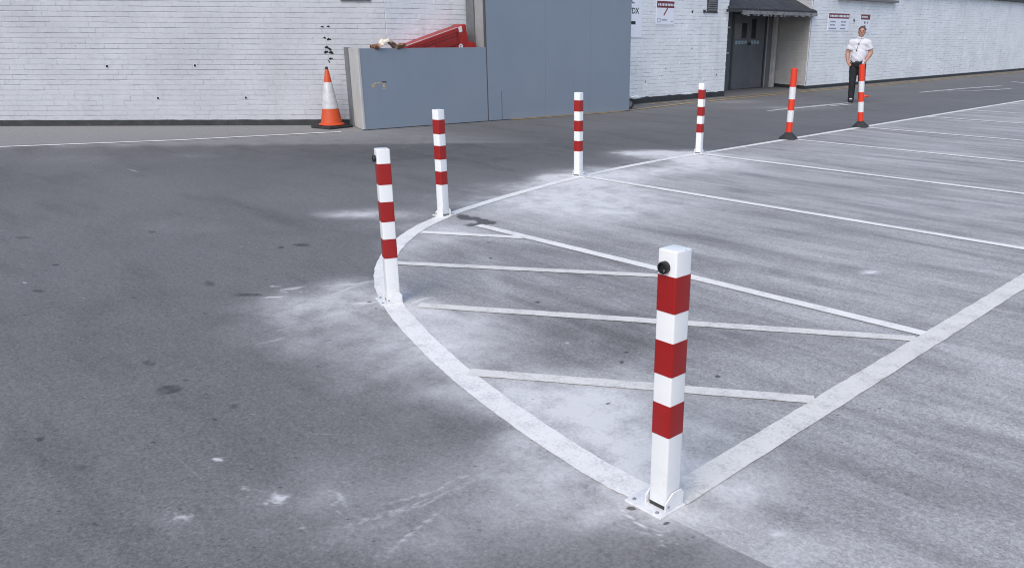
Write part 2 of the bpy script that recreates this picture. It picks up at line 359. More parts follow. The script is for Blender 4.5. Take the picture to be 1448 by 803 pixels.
# ------------------------------------------------------------------ painted lines
def paint(name, c, wear, tint=(.20, .203, .215), dusty=.0):
    m, nt, b = new_mat(name); n = N(nt)
    f = n.noise(7, 8, .7); g = n.noise(70, 5, .75); h = n.noise(1.3, 4)
    col = n.mix(n.ramp(h, .3, .7), tuple(x*.9 for x in c), c)
    s = n.math('ADD', n.math('MULTIPLY', f, .5), n.math('MULTIPLY', g, .5))
    col = n.mix(n.ramp(s, .62-wear*.3, .74-wear*.16, 0, .75), col, tint)
    n.link(col, b.inputs['Base Color']); b.inputs['Roughness'].default_value = .75; b.inputs['Specular IOR Level'].default_value = .3
    n.link(n.bump(g, .2, .004), b.inputs['Normal'])
    return m
P_WHITE = paint('road_paint_white', (.82, .81, .785), .40, (.36, .36, .36))
P_CURVE = paint('road_paint_curve', (.82, .81, .79), .46, (.38, .38, .395))
P_WORN = paint('road_paint_worn', (.72, .705, .67), .46, (.30, .30, .305))
P_FADED = paint('road_paint_faded', (.56, .565, .58), .55)
P_YELL = paint('road_paint_yellow', (.44, .31, .13), .45, (.19, .175, .15))
zl = [.003]
def strip(name, pts, width, mt, seg=.06, jit=.0028, parent=None, taper=None):
    P = [Vector((p[0], p[1])) for p in pts]; Q = [P[0]]
    for a, c in zip(P, P[1:]):
        L = (c-a).length; k = max(1, int(L/seg))
        for i in range(1, k+1): Q.append(a.lerp(c, i/k))
    v = []; f = []; zl[0] += .00025; z = zl[0]
    for i, q in enumerate(Q):
        d = (Q[min(i+1, len(Q)-1)]-Q[max(i-1, 0)]).normalized(); nn = Vector((-d.y, d.x)); t = i/(len(Q)-1)
        wd = width if taper is None else width*taper(t)
        for s in (-1, 1): p = q+nn*s*(wd/2+random.uniform(-jit, jit)); v.append((p.x, p.y, z))
    for i in range(len(Q)-1): f.append((2*i, 2*i+1, 2*i+3, 2*i+2))
    o = MB().add(v, f).build(name, mt, parent, recalc=False)
    for p in o.data.polygons:
        if p.normal.z < 0: o.data.flip_normals(); break
    return tag(o, kind='structure') if parent is None else o
def smooth_curve(P, k=6):
    out = []
    for i in range(len(P)-1):
        p0, p1, p2, p3 = P[max(i-1, 0)], P[i], P[i+1], P[min(i+2, len(P)-1)]
        for j in range(k):
            t = j/k; out.append(.5*((2*p1)+(-p0+p2)*t+(2*p0-5*p1+4*p2-p3)*t*t+(-p0+3*p1-3*p2+p3)*t**3))
    return out+[P[-1]]
cv = smooth_curve(CURVE)
for _ in range(60): cv = [cv[0]]+[.25*a_+.5*b_+.25*c_ for a_, b_, c_ in zip(cv, cv[1:], cv[2:])]+[cv[-1]]
ib = next(i for i, q in enumerate(cv) if q[1] > 4.4)
strip('curved_line', cv[:ib+1], .125, P_CURVE, .03)
strip('curved_line', cv[ib:], .10, P_WHITE, .04)
strip('bay_front_line', [(XF, 8.6), (XF, 90)], .10, P_WHITE, .3)
strip('bay_end_line', [(-1.545, 2.10), (-1.54, 120)], .125, P_WORN, .06)
strip('hatch_line', [(-2.98, 2.32), (-1.60, 3.22)], .085, P_WORN)
strip('hatch_line', [(-4.02, 2.765), (-1.60, 4.335)], .085, P_WORN)
strip('hatch_line', [(-4.95, 3.215), (-3.25, 4.40)], .085, P_WORN)
strip('hatch_line', [(-5.60, 3.93), (-4.86, 4.40)], .085, P_WHITE)
strip('bay_line', [(-5.47, 4.43), (-1.60, 4.445)], .09, P_WHITE)
for y in (6.93, 9.40, 11.80, 14.26, 17.05, 19.2, 21.75, 24.2, 26.7):
    strip('bay_line', [(XF+.05 if y > 7 else -6.56, y+.0), (-1.60, y+(.02 if y > 8 else -.02))], .09, P_WHITE, .15)
strip('edge_line', [(-18.0, -4.9), (-16.0, -1.1), (-14.078, 2.832), (-13.144, 4.899), (-12.42, 7.25)], .085, P_WHITE)
strip('yellow_line', [(-11.98, 10.6), (-11.70, 13.3), (-12.0, 16), (-12.12, 22), (-12.05, 70)], .09, P_YELL, .12, .012)
strip('yellow_line', [(-12.42, 15.2), (-12.38, 22), (-12.3, 70)], .07, P_YELL, .12, .012)
strip('lane_marking', [(-9.62, 15.75), (-9.52, 17.4), (-9.42, 19.05)], .18, P_FADED, .1, .02, taper=lambda t: .5+.5*math.sin(math.pi*t))
strip('lane_marking', [(-9.30, 17.9), (-9.20, 18.7)], .12, P_FADED, .1, .02)
strip('lane_marking', [(-9.766, 23.9), (-9.563, 26.6), (-9.24, 29.0)], .16, P_FADED, .1, .02)
strip('lane_marking', [(-9.66, 25.3), (-9.0, 25.9), (-8.70, 26.8), (-8.57, 27.75)], .14, P_FADED, .1, .02)
strip('lane_marking', [(-9.865, 31.9), (-9.0, 31.0)], .16, P_FADED, .1, .02)

# ------------------------------------------------------------------ brick building
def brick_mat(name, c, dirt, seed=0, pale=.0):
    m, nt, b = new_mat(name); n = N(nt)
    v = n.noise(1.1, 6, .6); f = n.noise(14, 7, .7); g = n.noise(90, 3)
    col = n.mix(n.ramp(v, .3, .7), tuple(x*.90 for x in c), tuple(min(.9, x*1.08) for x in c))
    col = n.mix(n.math('MULTIPLY', n.ramp(f, .50, .75), .5), col, tuple(x*.66 for x in c))
    # grime running down from above
    st = n.noise(1.0, 6, .65, n.mapped((2.6, 2.6, .35)))
    col = n.mix(n.math('MULTIPLY', n.ramp(st, .55, .8), dirt), col, (.30, .285, .28))
    # chips through the paint
    ch = n.vor(5.5); ck = n.ramp(ch.outputs['Distance'], .035, .055, 1, 0)
    ck = n.math('MULTIPLY', ck, n.ramp(n.noise(1.7, 2), .50, .58))
    col = n.mix(n.math('MULTIPLY', ck, .7), col, (.13, .12, .12))
    n.link(col, b.inputs['Base Color']); b.inputs['Roughness'].default_value = .62
    n.link(n.bump(n.math('ADD', f, n.math('MULTIPLY', g, .4)), .5, .008), b.inputs['Normal'])
    return m
BR_L = brick_mat('painted_brick_darkened', (.455, .475, .52), .30)  # left wall: same paint, darkened to offset the stronger light on it
BR_R = brick_mat('weathered_brick_brightened', (.73, .755, .795), .40)  # right wall: same weathered paint, brightened to make up for weaker light
JOINT = mat('grimy_joint', (.27, .275, .29), .9, .4, 9)
BR_J = brick_mat('roughcast_grey', (.52, .515, .52), .4)
PLINTH = mat('black_plinth_paint', (.030, .032, .037), .7, .3, 5, (.12, .12, .125), (.6, .75), .3, 50)
def brick_wall(p0, p1, h, mt, parent, name='wall', zb=.09, course=.0838, bl=.232, proud=.0075, jit=.0018, gk=.5, th=.28):
    p0 = Vector((*p0, 0)); p1 = Vector((*p1, 0)); d = (p1-p0); L = d.length; d.normalize(); nn = Vector((d.y, -d.x, 0))
    V = []; Fc = []
    z = zb; r = 0
    while z < h-.01:
        z1 = min(z+course, h); s = -random.random()*bl if r == 0 else -(bl/2 if r % 2 else 0)-random.uniform(0, .02)
        while s < L:
            s1 = s+bl+random.uniform(-.006, .006); a = max(s, 0); c = min(s1, L); s = s1
            if c-a < .012: continue
            e = proud+random.uniform(-jit, jit); tl = random.uniform(-.0010, .0010)
            zj = random.uniform(-.0028, .0028)
            o = len(V)
            gb, gt = (random.uniform(.0003, .0040) if random.random() < gk else 0 for _ in range(2)); hv = e*random.choice((.35, .5, .7, .85))
            for (ss, zz, dd) in ((a, z+gb, 0), (c, z+gb, 0), (c, z1-gt, 0), (a, z1-gt, 0),
                                 (a, z+gb+.002, hv), (c, z+gb+.002, hv), (c, z1-gt-.004, hv), (a, z1-gt-.004, hv),
                                 (a+.005, z+gb+.004+zj, e+tl), (c-.005, z+gb+.004+zj*.5, e-tl), (c-.005, z1-gt-.009+zj, e-tl-.001), (a+.005, z1-gt-.009+zj*.5, e+tl-.001)):
                q = p0+d*ss+nn*(dd+.0005); V.append((q.x, q.y, zz))
            Fc += [(o+8, o+9, o+10, o+11)]+[(o+k+q0, o+k+(q0+1) % 4, o+k+4+(q0+1) % 4, o+k+4+q0) for k in (0, 4) for q0 in range(4)]
        z = z1; r += 1
    # solid body behind the faces
    q = [p0, p1, p1-nn*th, p0-nn*th]; o = len(V)
    for zz in (0, h):
        for k in q: V.append((k.x, k.y, zz))
    nb = len(Fc); Fc += [(o, o+1, o+5, o+4), (o+1, o+2, o+6, o+5), (o+2, o+3, o+7, o+6), (o+3, o, o+4, o+7), (o+4, o+5, o+6, o+7)]
    mbw = MB().add(V, Fc); mbw.mi = [0]*nb+[1]*5
    return mbw.build(name, [mt, JOINT], parent, recalc=False)
def plinth(p0, p1, h, t, parent, ragged=0.):
    p0 = Vector((*p0, 0)); p1 = Vector((*p1, 0)); d = (p1-p0); L = d.length; d.normalize(); nn = Vector((d.y, -d.x, 0))
    k = max(2, int(L/.12)); V = []; Fc = []
    for i in range(k+1):
        q = p0+d*(L*i/k); hh = h+random.uniform(-ragged, ragged)*(1 if random.random() < .6 else .2)
        for off, zz in ((-.01, 0), (t, 0), (t, hh-.01), (t-.008, hh), (-.01, hh)):
            c = q+nn*off; V.append((c.x, c.y, zz))
    for i in range(k):
        for j in range(4): Fc.append((i*5+j, (i+1)*5+j, (i+1)*5+j+1, i*5+j+1))
    Fc += [tuple(range(5)), tuple(k*5+j for j in range(5))]
    return MB().add(V, Fc).build('plinth', PLINTH, parent)
XW = -12.766; CORN = (XW, 8.485); WL0 = (-30.0, -10.67); HW = 2.84; Y0, Y1 = 18.69, 22.85; XB = -14.1
bld = thing('brick_building', 'long white painted brick building with black plinth and a recessed doorway behind the car park', 'building', (0, 0, 0))
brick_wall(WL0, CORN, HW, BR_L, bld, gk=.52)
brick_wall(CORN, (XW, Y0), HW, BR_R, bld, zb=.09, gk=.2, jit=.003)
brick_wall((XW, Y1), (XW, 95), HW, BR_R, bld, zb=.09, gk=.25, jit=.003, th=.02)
brick_wall((XB, Y1+.40), (XW, Y1), HW, BR_J, bld, 'recess_wall', zb=.09, jit=.003, gk=.1, th=.05)
MB().box(XB-.25, XB, Y0-.3, Y1+.6, 0, 2.84).build('back_wall', mat('grey_render', (.13, .135, .145), .8, .15, 4), bld)
plinth((-30, -10.67), (XW-.02, 8.46), .10, .018, bld, .004)
plinth((XW, 8.5), (XW, Y0), .135, .02, bld, .016)
plinth((XW, Y1), (XW, 95), .085, .02, bld, .006)
plinth((XB, Y1+.40), (XW-.001, Y1), .10, .015, bld, .006)
DARK = mat('dark_fascia', (.022, .024, .028), .55, .3, 3)
FELT = mat('roofing_felt', (.030, .032, .036), .85, .35, 4, (.07, .07, .075), (.55, .75), .35, 120)
mb = MB().box(XW-.3, XW+.16, Y1, 95, HW+.0, HW+.22, .01).box(XW-.3, XW+.16, 8.4, Y0, HW, HW+.22, .01)
dl = (Vector(CORN)-Vector(WL0)).normalized(); ang = math.atan2(dl.y, dl.x)
T = Matrix.Translation((*WL0, 0)) @ Matrix.Rotation(ang, 4, 'Z')
LEN = (Vector(CORN)-Vector(WL0)).length
mb.box(0, LEN-.2, -.16, .3, HW, HW+.22, .01, T)
mb.build('roof_edge', DARK, bld)
# lean-to roof over the doorway
mb = MB(); za, zb_, xa, xb = 2.155, 2.80, XW+.13, XB-.1
V = [(xa, Y0-.05, za), (xa, Y1+.10, za), (xb, Y1+.3, zb_), (xb, Y0+.01, zb_)]
V2 = [(x, y, z-.05) for x, y, z in V]
mb.add(V+V2, [(0, 1, 2, 3), (7, 6, 5, 4), (0, 4, 5, 1), (1, 5, 6, 2), (2, 6, 7, 3), (3, 7, 4, 0)])
for k in range(1, 4):
    y = Y0+(Y1-Y0)*k/4; mb.add([(xa, y-.03, za+.006), (xa, y+.03, za+.006), (xb, y+.03, zb_+.006), (xb, y-.03, zb_+.006)], [(0, 1, 2, 3)])
can = mb.build('canopy', FELT, bld)
LEDGE = mat('fascia_grey', (.20, .20, .205), .7, .3, 6, (.06, .06, .06), (.5, .7))
mb = MB().box(xa-.03, xa+.012, Y0+.42, Y1+.11, za-.14, za-.053, .004)
for i in range(16):
    y = Y0+.5+i*.22+random.uniform(-.06, .06); mb.box(xa-.025, xa+.004, y, y+random.uniform(.05, .15), za-.165-random.random()*.02, za-.138)
mb.build('fascia', LEDGE, can)
MB().box(xa-.05, xa+.012, Y0-.22, Y0+.40, za-.10, za-.035, .004).build('gutter', DARK, can)
# double doors
DOOR = mat('door_grey_paint', (.105, .11, .122), .45, .12, 3, (.16, .16, .17), (.6, .8))
FRAME = mat('door_frame_paint', (.035, .038, .045), .5, .2)
GLASS, nt, b = new_mat('dark_glass'); b.inputs['Base Color'].default_value = (.012, .014, .017, 1); b.inputs['Roughness'].default_value = .08
STEEL = mat('brushed_steel', (.55, .55, .56), .35, .1, 30, metal=1)
BLUE = mat('pale_blue_label', (.38, .50, .56), .5, .25, 40, (.08, .12, .16), (.5, .6))
fr = MB().box(XB, XB+.07, 20.78, 20.885, 0, 2.14, .004).box(XB, XB+.07, 22.515, 22.60, 0, 2.14, .004).box(XB, XB+.07, 20.885, 22.515, 2.055, 2.14, .004)
fr.build('door_frame', FRAME, bld)
for k, (ya, yb) in enumerate(((20.89, 21.698), (21.704, 22.51))):
    dr = MB().box(XB+.004, XB+.052, ya, yb, .012, 2.05, .004).build('door', DOOR, bld)
    ga, gb, gz0, gz1 = ((21.29, 21.54, 1.42, 1.82), (21.79, 22.02, 1.40, 1.93))[k]
    wn = MB().box(XB+.05, XB+.058, ga, gb, gz0, gz1, .002).build('vision_panel', GLASS, dr)
    mb = MB()
    for i in range(4):
        y = ya+.10+i*.155
        if k and i == 3: continue
        mb.box(XB+.0535, XB+.0555, y, y+.11, 1.24+random.uniform(0, .02), 1.345)
    mb.build('sticker', BLUE, dr)
    if k == 0:
        MB().box(XB+.0525, XB+.056, 20.93, 21.28, 1.40, 1.80, .001).build('notice_panel', mat('panel_grey', (.16, .165, .175), .5), dr)
    yk = 21.66 if k == 0 else 21.75
    MB().box(XB+.052, XB+.075, yk-.02, yk+.02, 1.22, 1.30, .004).tube((XB+.10, yk, 1.26), (XB+.052, yk, 1.26), .015).build('handle', FRAME, dr)
# open shutter stack and posts at the sides of the recess
MB().box(XB+.02, XB+.10, 20.50, 20.72, 0, 2.15, .006).build('frame_panel', mat('blue_grey_paint', (.075, .085, .10), .4), bld)
MB().box(XB-.02, XB+.10, 18.7, 20.45, 0, 2.15).build('shutter', mat('shutter_black', (.012, .013, .016), .5), bld)
for z in (1.02, 1.70):
    MB().box(XB+.10, XB+.16, 20.44, 20.55, z-.02, z+.02, .006).build('bracket', STEEL, bld)
MB().box(XB+.01, XB+.05, 22.61, 22.70, .0, 2.2, .004).build('frame_panel', mat('pale_frame', (.30, .305, .315), .5), bld)
MB().box(XB+.0, XB+.12, 23.02, 23.13, .0, 2.2, .006).build('post', mat('post_white', (.50, .50, .51), .5, .12, 5, (.2, .19, .18), (.6, .8)), bld)
# vent grille, lintel shelf, fixings
GREY_V = mat('vent_grey', (.34, .34, .36), .6, .2)
v = MB().box(XW, XW+.02, 17.74, 18.18, 2.05, 2.42, .003).build('vent_grille', mat('vent_dark', (.05, .05, .055), .7), bld)
for i in range(7):
    z = 2.07+i*.052
    MB().add([(XW+.021, 17.77, z), (XW+.021, 18.16, z), (XW+.045, 18.16, z+.028), (XW+.045, 17.77, z+.028), (XW+.041, 17.77, z+.030), (XW+.041, 18.16, z+.030), (XW+.021, 18.16, z+.006), (XW+.021, 17.77, z+.006)],
             [(0, 1, 2, 3), (3, 2, 5, 4), (4, 5, 6, 7), (0, 3, 4, 7), (1, 6, 5, 2)]).build('slat', GREY_V, v)
MB().tube((XW+.03, 17.58, 2.035), (XW+.03, 18.17, 2.035), .012).tube((XW, 17.62, 2.05), (XW+.05, 17.62, 2.05), .03).build('pipe', DARK, bld)
MB().box(XW+.002, XW+.16, 24.3, 28.22, 2.505, 2.575, .005).build('window_sill', mat('sill_grey', (.16, .16, .165), .7), bld)
HOLE = mat('drilled_hole_black', (.006, .006, .006), .9)
def disc(parent, p, nrm, r, mt, name, lump=1.0):
    q = Vector(nrm).to_track_quat('Z', 'Y').to_matrix().to_4x4(); q.translation = Vector(p)
    k = 18; ph = random.uniform(0, 6); rr = [r*(1+(.30*math.sin(2*a_+ph)+.22*math.sin(3*a_+2*ph)+random.uniform(-.16, .16))*(0 if name != 'paint_chip' else 1)) for a_ in [2*math.pi*i/k for i in range(k)]]
    V = [q @ Vector((rr[i]*math.cos(2*math.pi*i/k)*lump, rr[i]*math.sin(2*math.pi*i/k), z)) for z in (0, .0022) for i in range(k)]
    return MB().add(V, [(i, (i+1) % k, k+(i+1) % k, k+i) for i in range(k)]+[tuple(range(k, 2*k))]).build(name, mt, parent)
nl = Vector((dl.y, -dl.x, 0))
def onleft(s, z, off=.0075): q = Vector((-17.223, 3.535, 0))+Vector((dl.x, dl.y, 0))*s+nl*off; return Vector((q.x, q.y, z))
base_off = (Vector((WL0[0], WL0[1], 0))-onleft(0, 0, 0)).dot(nl)
def LW(s, z): return onleft(s, z, base_off+.0115)
RIM = mat('hole_halo_pale', (.52, .54, .58), .6)  # pale ring added as a bright halo around each drilled hole
for s, z, r in ((1.959, .984, .022), (3.406, .998, .022), (2.71, .462, .02), (4.184, .468, .02)):
    disc(bld, LW(s, z), nl, r*1.5, RIM, 'hole_halo'); disc(bld, LW(s, z)+nl*.0028, nl, r, HOLE, 'drill_hole', .9)
for s, z, r, lp in ((5.60, 1.63, .018, 1.5), (5.70, 1.635, .02, 1.3), (5.62, 1.455, .026, .8), (5.69, 1.43, .028, 1.2), (5.64, 1.30, .036, .9), (5.69, 1.27, .03, 1.1), (5.62, 1.225, .034, 1), (5.71, 1.215, .036, 1.1), (5.69, 1.12, .022, 1.3), (5.66, 1.07, .020, .8), (5.5, 1.1, .0, 1)):
    if r: disc(bld, LW(s, z), nl, r*.78, HOLE, 'paint_chip', lp)
for y, z, r in ((17.15, 2.035, .03), (15.457, .479, .018), (16.2, .75, .012), (16.05, .60, .011), (17.2, 1.2, .014), (18.3, .55, .022), (26.9, .9, .02), (29, 1.6, .02), (25.5, 1.93, .05)):
    disc(bld, (XW+.0125, y, z), (1, 0, 0), r, HOLE, 'paint_chip', random.uniform(.7, 1.2))
# louvre above the left wall, just in frame
MB().box(5.94, 6.44, -.02, .03, 2.045, 2.38, .004, Matrix.Translation(onleft(0, 0, 0)-Vector((0, 0, 0))) @ Matrix.Rotation(ang, 4, 'Z') @ Matrix.Translation((0, -base_off-.02, 0))).build('vent_grille', mat('vent_slate', (.10, .105, .115), .6), bld)

# ------------------------------------------------------------------ hoardings
HA = Vector((-12.348, 7.64, 0)); HB = Vector((-11.696, 13.674, 0)); hd = (HB-HA).normalized(); hn = Vector((hd.y, -hd.x, 0))
hang = math.atan2(hd.y, hd.x)
HOARD, nt, b = new_mat('hoarding_blue_grey'); n = N(nt)
v = n.noise(.9, 5, .6); f = n.noise(26, 5, .7); sp = n.noise(9, 8, .75)
col = n.mix(n.ramp(v, .3, .7), (.185, .225, .285), (.205, .245, .305))
col = n.mix(n.math('MULTIPLY', n.ramp(sp, .62, .78), .22), col, (.33, .36, .40))
col = n.mix(n.math('MULTIPLY', n.ramp(n.noise(1, 6, .7, n.mapped((5, 5, .5))), .6, .85), .25), col, (.13, .15, .18))
n.link(col, b.inputs['Base Color']); b.inputs['Roughness'].default_value = .55; n.link(n.bump(f, .12, .004), b.inputs['Normal'])
PLYEDGE = mat('ply_edge', (.33, .27, .20), .8, .2, 12, (.1, .08, .06), (.55, .7))
RETURN = mat('return_panel_beige', (.44, .44, .435), .7, .1, 3, (.3, .29, .27), (.55, .8))
POST = mat('return_post_grey', (.155, .165, .18), .6, .15)
lo = thing('low_hoarding', 'low blue-grey plywood hoarding box beside the traffic cone, with a torn patch on its front', 'hoarding', HA, hang)
# local: x along the front, y negative = towards the car park
MB().box(0, 2.485, 0, .02, .012, 1.30, .0015).build('front_panel', HOARD, lo)
MB().box(-.004, .03, -.006, .05, .02, 1.297, .003).build('corner_batten', RETURN, lo); MB().box(2.455, 2.486, .022, .07, 0, 1.29, .002).build('corner_batten', RETURN, lo)
wp = Vector((-13.36, 8.00, 0)); rel = Matrix.Rotation(-hang, 3, 'Z') @ (wp-HA); ra = math.atan2(rel.y, rel.x); rl = rel.length
Tr = Matrix.Rotation(ra, 4, 'Z')
MB().box(.03, .66, -.012, .012, .01, 1.298, .0015, Tr).build('side_panel', RETURN, lo)
MB().box(.67, rl-.005, -.03, .03, .0, 1.305, .003, Tr).box(rl-.35, rl-.28, -.075, -.03, 0, .72, .003, Tr).build('side_post', POST, lo)  # short lower box is added to stand for a triangular shadow
TORN = mat('torn_ply', (.40, .35, .28), .9, .2, 30, (.06, .05, .045), (.55, .62))
mb = MB()
for (xa_, xb_, za_, zb2) in ((.20, .26, .685, .745), (.255, .34, .735, .765), (.335, .40, .745, .77), (.40, .445, .655, .752)):
    mb.box(xa_, xb_, -.0022, .004, za_, zb2, .0004)
mb.build('torn_patch', TORN, lo)
MB().box(.44-.06, .47, -.0036, .004, .758, .775, .0004).build('torn_flap', mat('torn_dark', (.03, .03, .03), .8), lo)
hi = thing('tall_hoarding', 'tall blue-grey plywood hoarding wall right of the low enclosure, reaching above the frame', 'hoarding', HA, hang)
xs = (2.505, 2.80, 3.835, 4.96, 6.06)
for k, (a, c) in enumerate(zip(xs, xs[1:])):
    if k == 0: continue
    a_ = xs[0] if k == 1 else a+.0016
    MB().box(a_, c-.0016, -.004+.0012*(k % 2), .018, .012, 2.62, .001).build('panel', HOARD, hi)
MB().box(2.798, 2.803, -.0062, -.001, .012, .52, .0).build('seam', mat('seam_dark', (.05, .055, .06), .8), hi)
STUD = mat('stud_dark', (.07, .07, .075), .8)
MB().box(2.487, 2.503, .0, .06, 0, 2.62).build('stud', STUD, hi); MB().box(6.03, 6.06, .022, .08, 0, 2.6).build('stud', STUD, hi)
MB().box(2.52, 2.54, .02, .38, 0, 2.62, .002).build('side_panel', mat('side_panel_grey', (.30, .31, .325), .6, .08), hi)
MB().box(2.505, 2.56, .40, .50, 0, 2.62, .003).box(2.515, 2.55, .515, .66, 0, 2.62, .003).build('side_post', POST, hi)

# plastic barrier leaning inside the enclosure
RED = mat('red_plastic', (.33, .018, .014), .42, .12, 6, (.42, .06, .05), (.6, .8))
REDD = mat('red_plastic_shaded', (.24, .013, .010), .45, .12, 6)  # darker copy of the red, shade of the recesses put into its colour
ba = thing('plastic_barrier', 'red plastic barrier tipped up behind the low hoarding with a small white label', 'barrier', HA, hang)
Tb = Matrix.Identity(4)
out = [(.62, 1.14), (.96, 1.312), (2.13, 1.652), (2.17, 1.672), (2.20, 1.690), (2.235, 1.688), (2.262, 1.66), (2.252, 1.615), (2.262, 1.56), (2.30, 1.40), (2.315, 1.375), (2.36, 1.392), (2.41, 1.388), (2.44, 1.34), (2.46, 1.20), (2.40, .55), (2.0, .40), (.80, .10), (.66, .14), (.50, .9)]
MB().prism(out, .26, .60, Tb, .012).build('body', RED, ba, smooth=True)
MB().prism([(1.05, 1.315), (2.02, 1.600), (2.035, 1.51), (2.03, 1.49), (1.45, 1.33), (1.2, 1.25)], .243, .262, None, .004).build('side_rib', REDD, ba)
MB().prism([(1.6, 1.35), (2.05, 1.465), (2.06, 1.36), (1.90, 1.30), (1.6, 1.22)], .245, .263, None, .004).build('side_rib', REDD, ba)
MB().prism([(2.075, 1.635), (2.15, 1.655), (2.165, 1.57), (2.13, 1.55), (2.095, 1.555)], .252, .262, None, .0).build('label_sticker', mat('sticker_white', (.72, .70, .70), .5, .1, 50, (.25, .2, .2), (.56, .6)), ba)
MB().prism([(1.02, 1.338), (2.06, 1.640), (2.063, 1.628), (1.025, 1.324)], .2575, .263, None, 0).build('edge_highlight', mat('highlight_pale', (.62, .50, .50), .5), ba)  # pale strip paints the bright highlight along the barrier's top edge
MB().prism([(2.05, 1.62), (2.07, 1.625), (2.085, 1.36), (2.065, 1.35)], .238, .263, None, .003).build('rib', REDD, ba)
MB().prism([(1.3, 1.36), (2.04, 1.575), (2.042, 1.56), (1.302, 1.343)], .236, .263, None, .003).build('rib', RED, ba)
q = Matrix.Translation((2.12, .262, 1.315)) @ Matrix.Rotation(R(90), 4, 'X')
MB().lathe([(.042, 0), (.042, .012), (.020, .013), (.018, .002)], 20, q).build('connector_hole', mat('connector_white', (.7, .7, .7), .5), ba)

# crumpled packaging lying on the rim
bm = bmesh.new(); bmesh.ops.create_grid(bm, x_segments=26, y_segments=14, size=.5)
for vv in bm.verts:
    x, y = vv.co.x, vv.co.y
    z = .05*math.sin(9*x+2)+.035*math.sin(14*y+7*x)+.02*random.uniform(-1, 1)+.05*math.exp(-((x+.1)/.2)**2)
    vv.co = Vector((x*.56, y*.20, z*.8+.03))
bmesh.ops.solidify(bm, geom=bm.faces[:], thickness=.006)
PKG, nt, b = new_mat('crumpled_packaging'); n = N(nt)
f = n.noise(7, 3, .5); e = n.ramp(n.math('ABSOLUTE', n.node('ShaderNodeSeparateXYZ').outputs[0], None), 0, 1)
sx = n.node('ShaderNodeSeparateXYZ'); n.link(n.co(), sx.inputs[0]); e = n.ramp(n.math('ABSOLUTE', sx.outputs[0]), .12, .2)
k = n.math('ADD', n.ramp(f, .35, .65), e, True)
n.link(n.mix(k, (.72, .68, .60), (.20, .10, .055)), b.inputs['Base Color']); b.inputs['Roughness'].default_value = .6
pk = MB().take(bm).build('crumpled_packaging', PKG, None, HA+hd*.57+hn*(-.05)+Vector((0, 0, 1.325)), hang, smooth='all')
tag(pk, 'crumpled brown and cream packaging lying on the rim of the low hoarding', 'packaging')
# support: offcut board the packaging and barrier rest on
# ------------------------------------------------------------------ traffic cone
CO = mat('cone_orange', (.54, .066, .012), .5, .12, 5, (.30, .09, .04), (.6, .8), amt=.6)
CG = mat('cone_sleeve', (.50, .51, .53), .35, .12, 7, (.30, .30, .31), (.48, .72), amt=.7)
RUB = mat('black_rubber', (.022, .023, .025), .75, .3, 10, (.06, .06, .06), (.55, .8))
cn = thing('traffic_cone', 'tall orange traffic cone with grey reflective sleeve and black base', 'cone', (-13.13, 7.50, 0), R(8))
bm = bmesh.new(); bmesh.ops.create_cube(bm, size=1)
mb = MB()
pr = [(-.26, .0), (.26, .0), (.26, .035), (.20, .05), (-.20, .05), (-.26, .035)]
mb.box(-.25, .25, -.25, .25, 0, .04, .015).box(-.20, .20, -.20, .20, .04, .055, .008).build('base', RUB, cn); bm.free()
def crad(z): return .180-(z-.055)*(.180-.030)/.90
MB().lathe([(.215, .055), (.212, .07), (crad(.085)+.004, .085), (crad(.32), .32)], 40).build('lower_band', CO, cn, smooth=True)
MB().lathe([(crad(.32), .32), (crad(.322)+.003, .322), (crad(.745)+.003, .745), (crad(.75), .75)], 40).build('reflective_sleeve', CG, cn, smooth=True)
MB().lathe([(crad(.75), .75), (crad(.94), .94), (crad(.955)-.004, .957)], 40).build('upper_band', CO, cn, smooth=True)
MB().lathe([(.020, .955), (.026, .965), (.026, .985), (.016, 1.0)], 20).build('tip', RUB, cn, smooth=True)

# ------------------------------------------------------------------ parking bollards
PW, nt, b = new_mat('bollard_white_coat'); n = N(nt)
sx = n.node('ShaderNodeSeparateXYZ'); n.link(n.co(), sx.inputs[0])
low = n.math('MULTIPLY', n.ramp(sx.outputs[2], .02, .22, 1, 0), n.ramp(n.noise(22, 6, .7), .42, .72))
chip = n.math('MULTIPLY', n.ramp(n.noise(95, 3, .5), .70, .73), n.ramp(n.noise(9, 2), .55, .65))
col = n.mix(n.ramp(n.noise(5, 4), .3, .7), (.72, .73, .75), (.76, .77, .785))
col = n.mix(n.math('MULTIPLY', low, .45), col, (.42, .42, .43)); col = n.mix(n.math('MULTIPLY', chip, .7), col, (.22, .21, .21))
n.link(col, b.inputs['Base Color']); b.inputs['Roughness'].default_value = .34; n.link(n.bump(n.noise(180, 3), .05), b.inputs['Normal'])
PR = mat('reflective_red_band', (.30, .009, .009), .34, .06, 12, bump=.12, bscale=240)
BLK = mat('lock_black', (.012, .012, .013), .35)
BOLT = mat('bolt_grey', (.30, .31, .33), .4, .2, metal=.6)
S = .0385
def tube_section(z0, z1, s, bev=.005, top=False):
    bm = bmesh.new(); bmesh.ops.create_cube(bm, size=1)
    for vv in bm.verts: vv.co = Vector((vv.co.x*2*s, vv.co.y*2*s, (z0+z1)/2+vv.co.z*(z1-z0)))
    ed = [e for e in bm.edges if abs(e.verts[0].co.z-e.verts[1].co.z) > .001]
    if top: ed += [e for e in bm.edges if e.verts[0].co.z > z1-.001 and e.verts[1].co.z > z1-.001]
    bmesh.ops.bevel(bm, geom=ed, offset=bev, segments=3, profile=.5, affect='EDGES')
    return MB().take(bm)
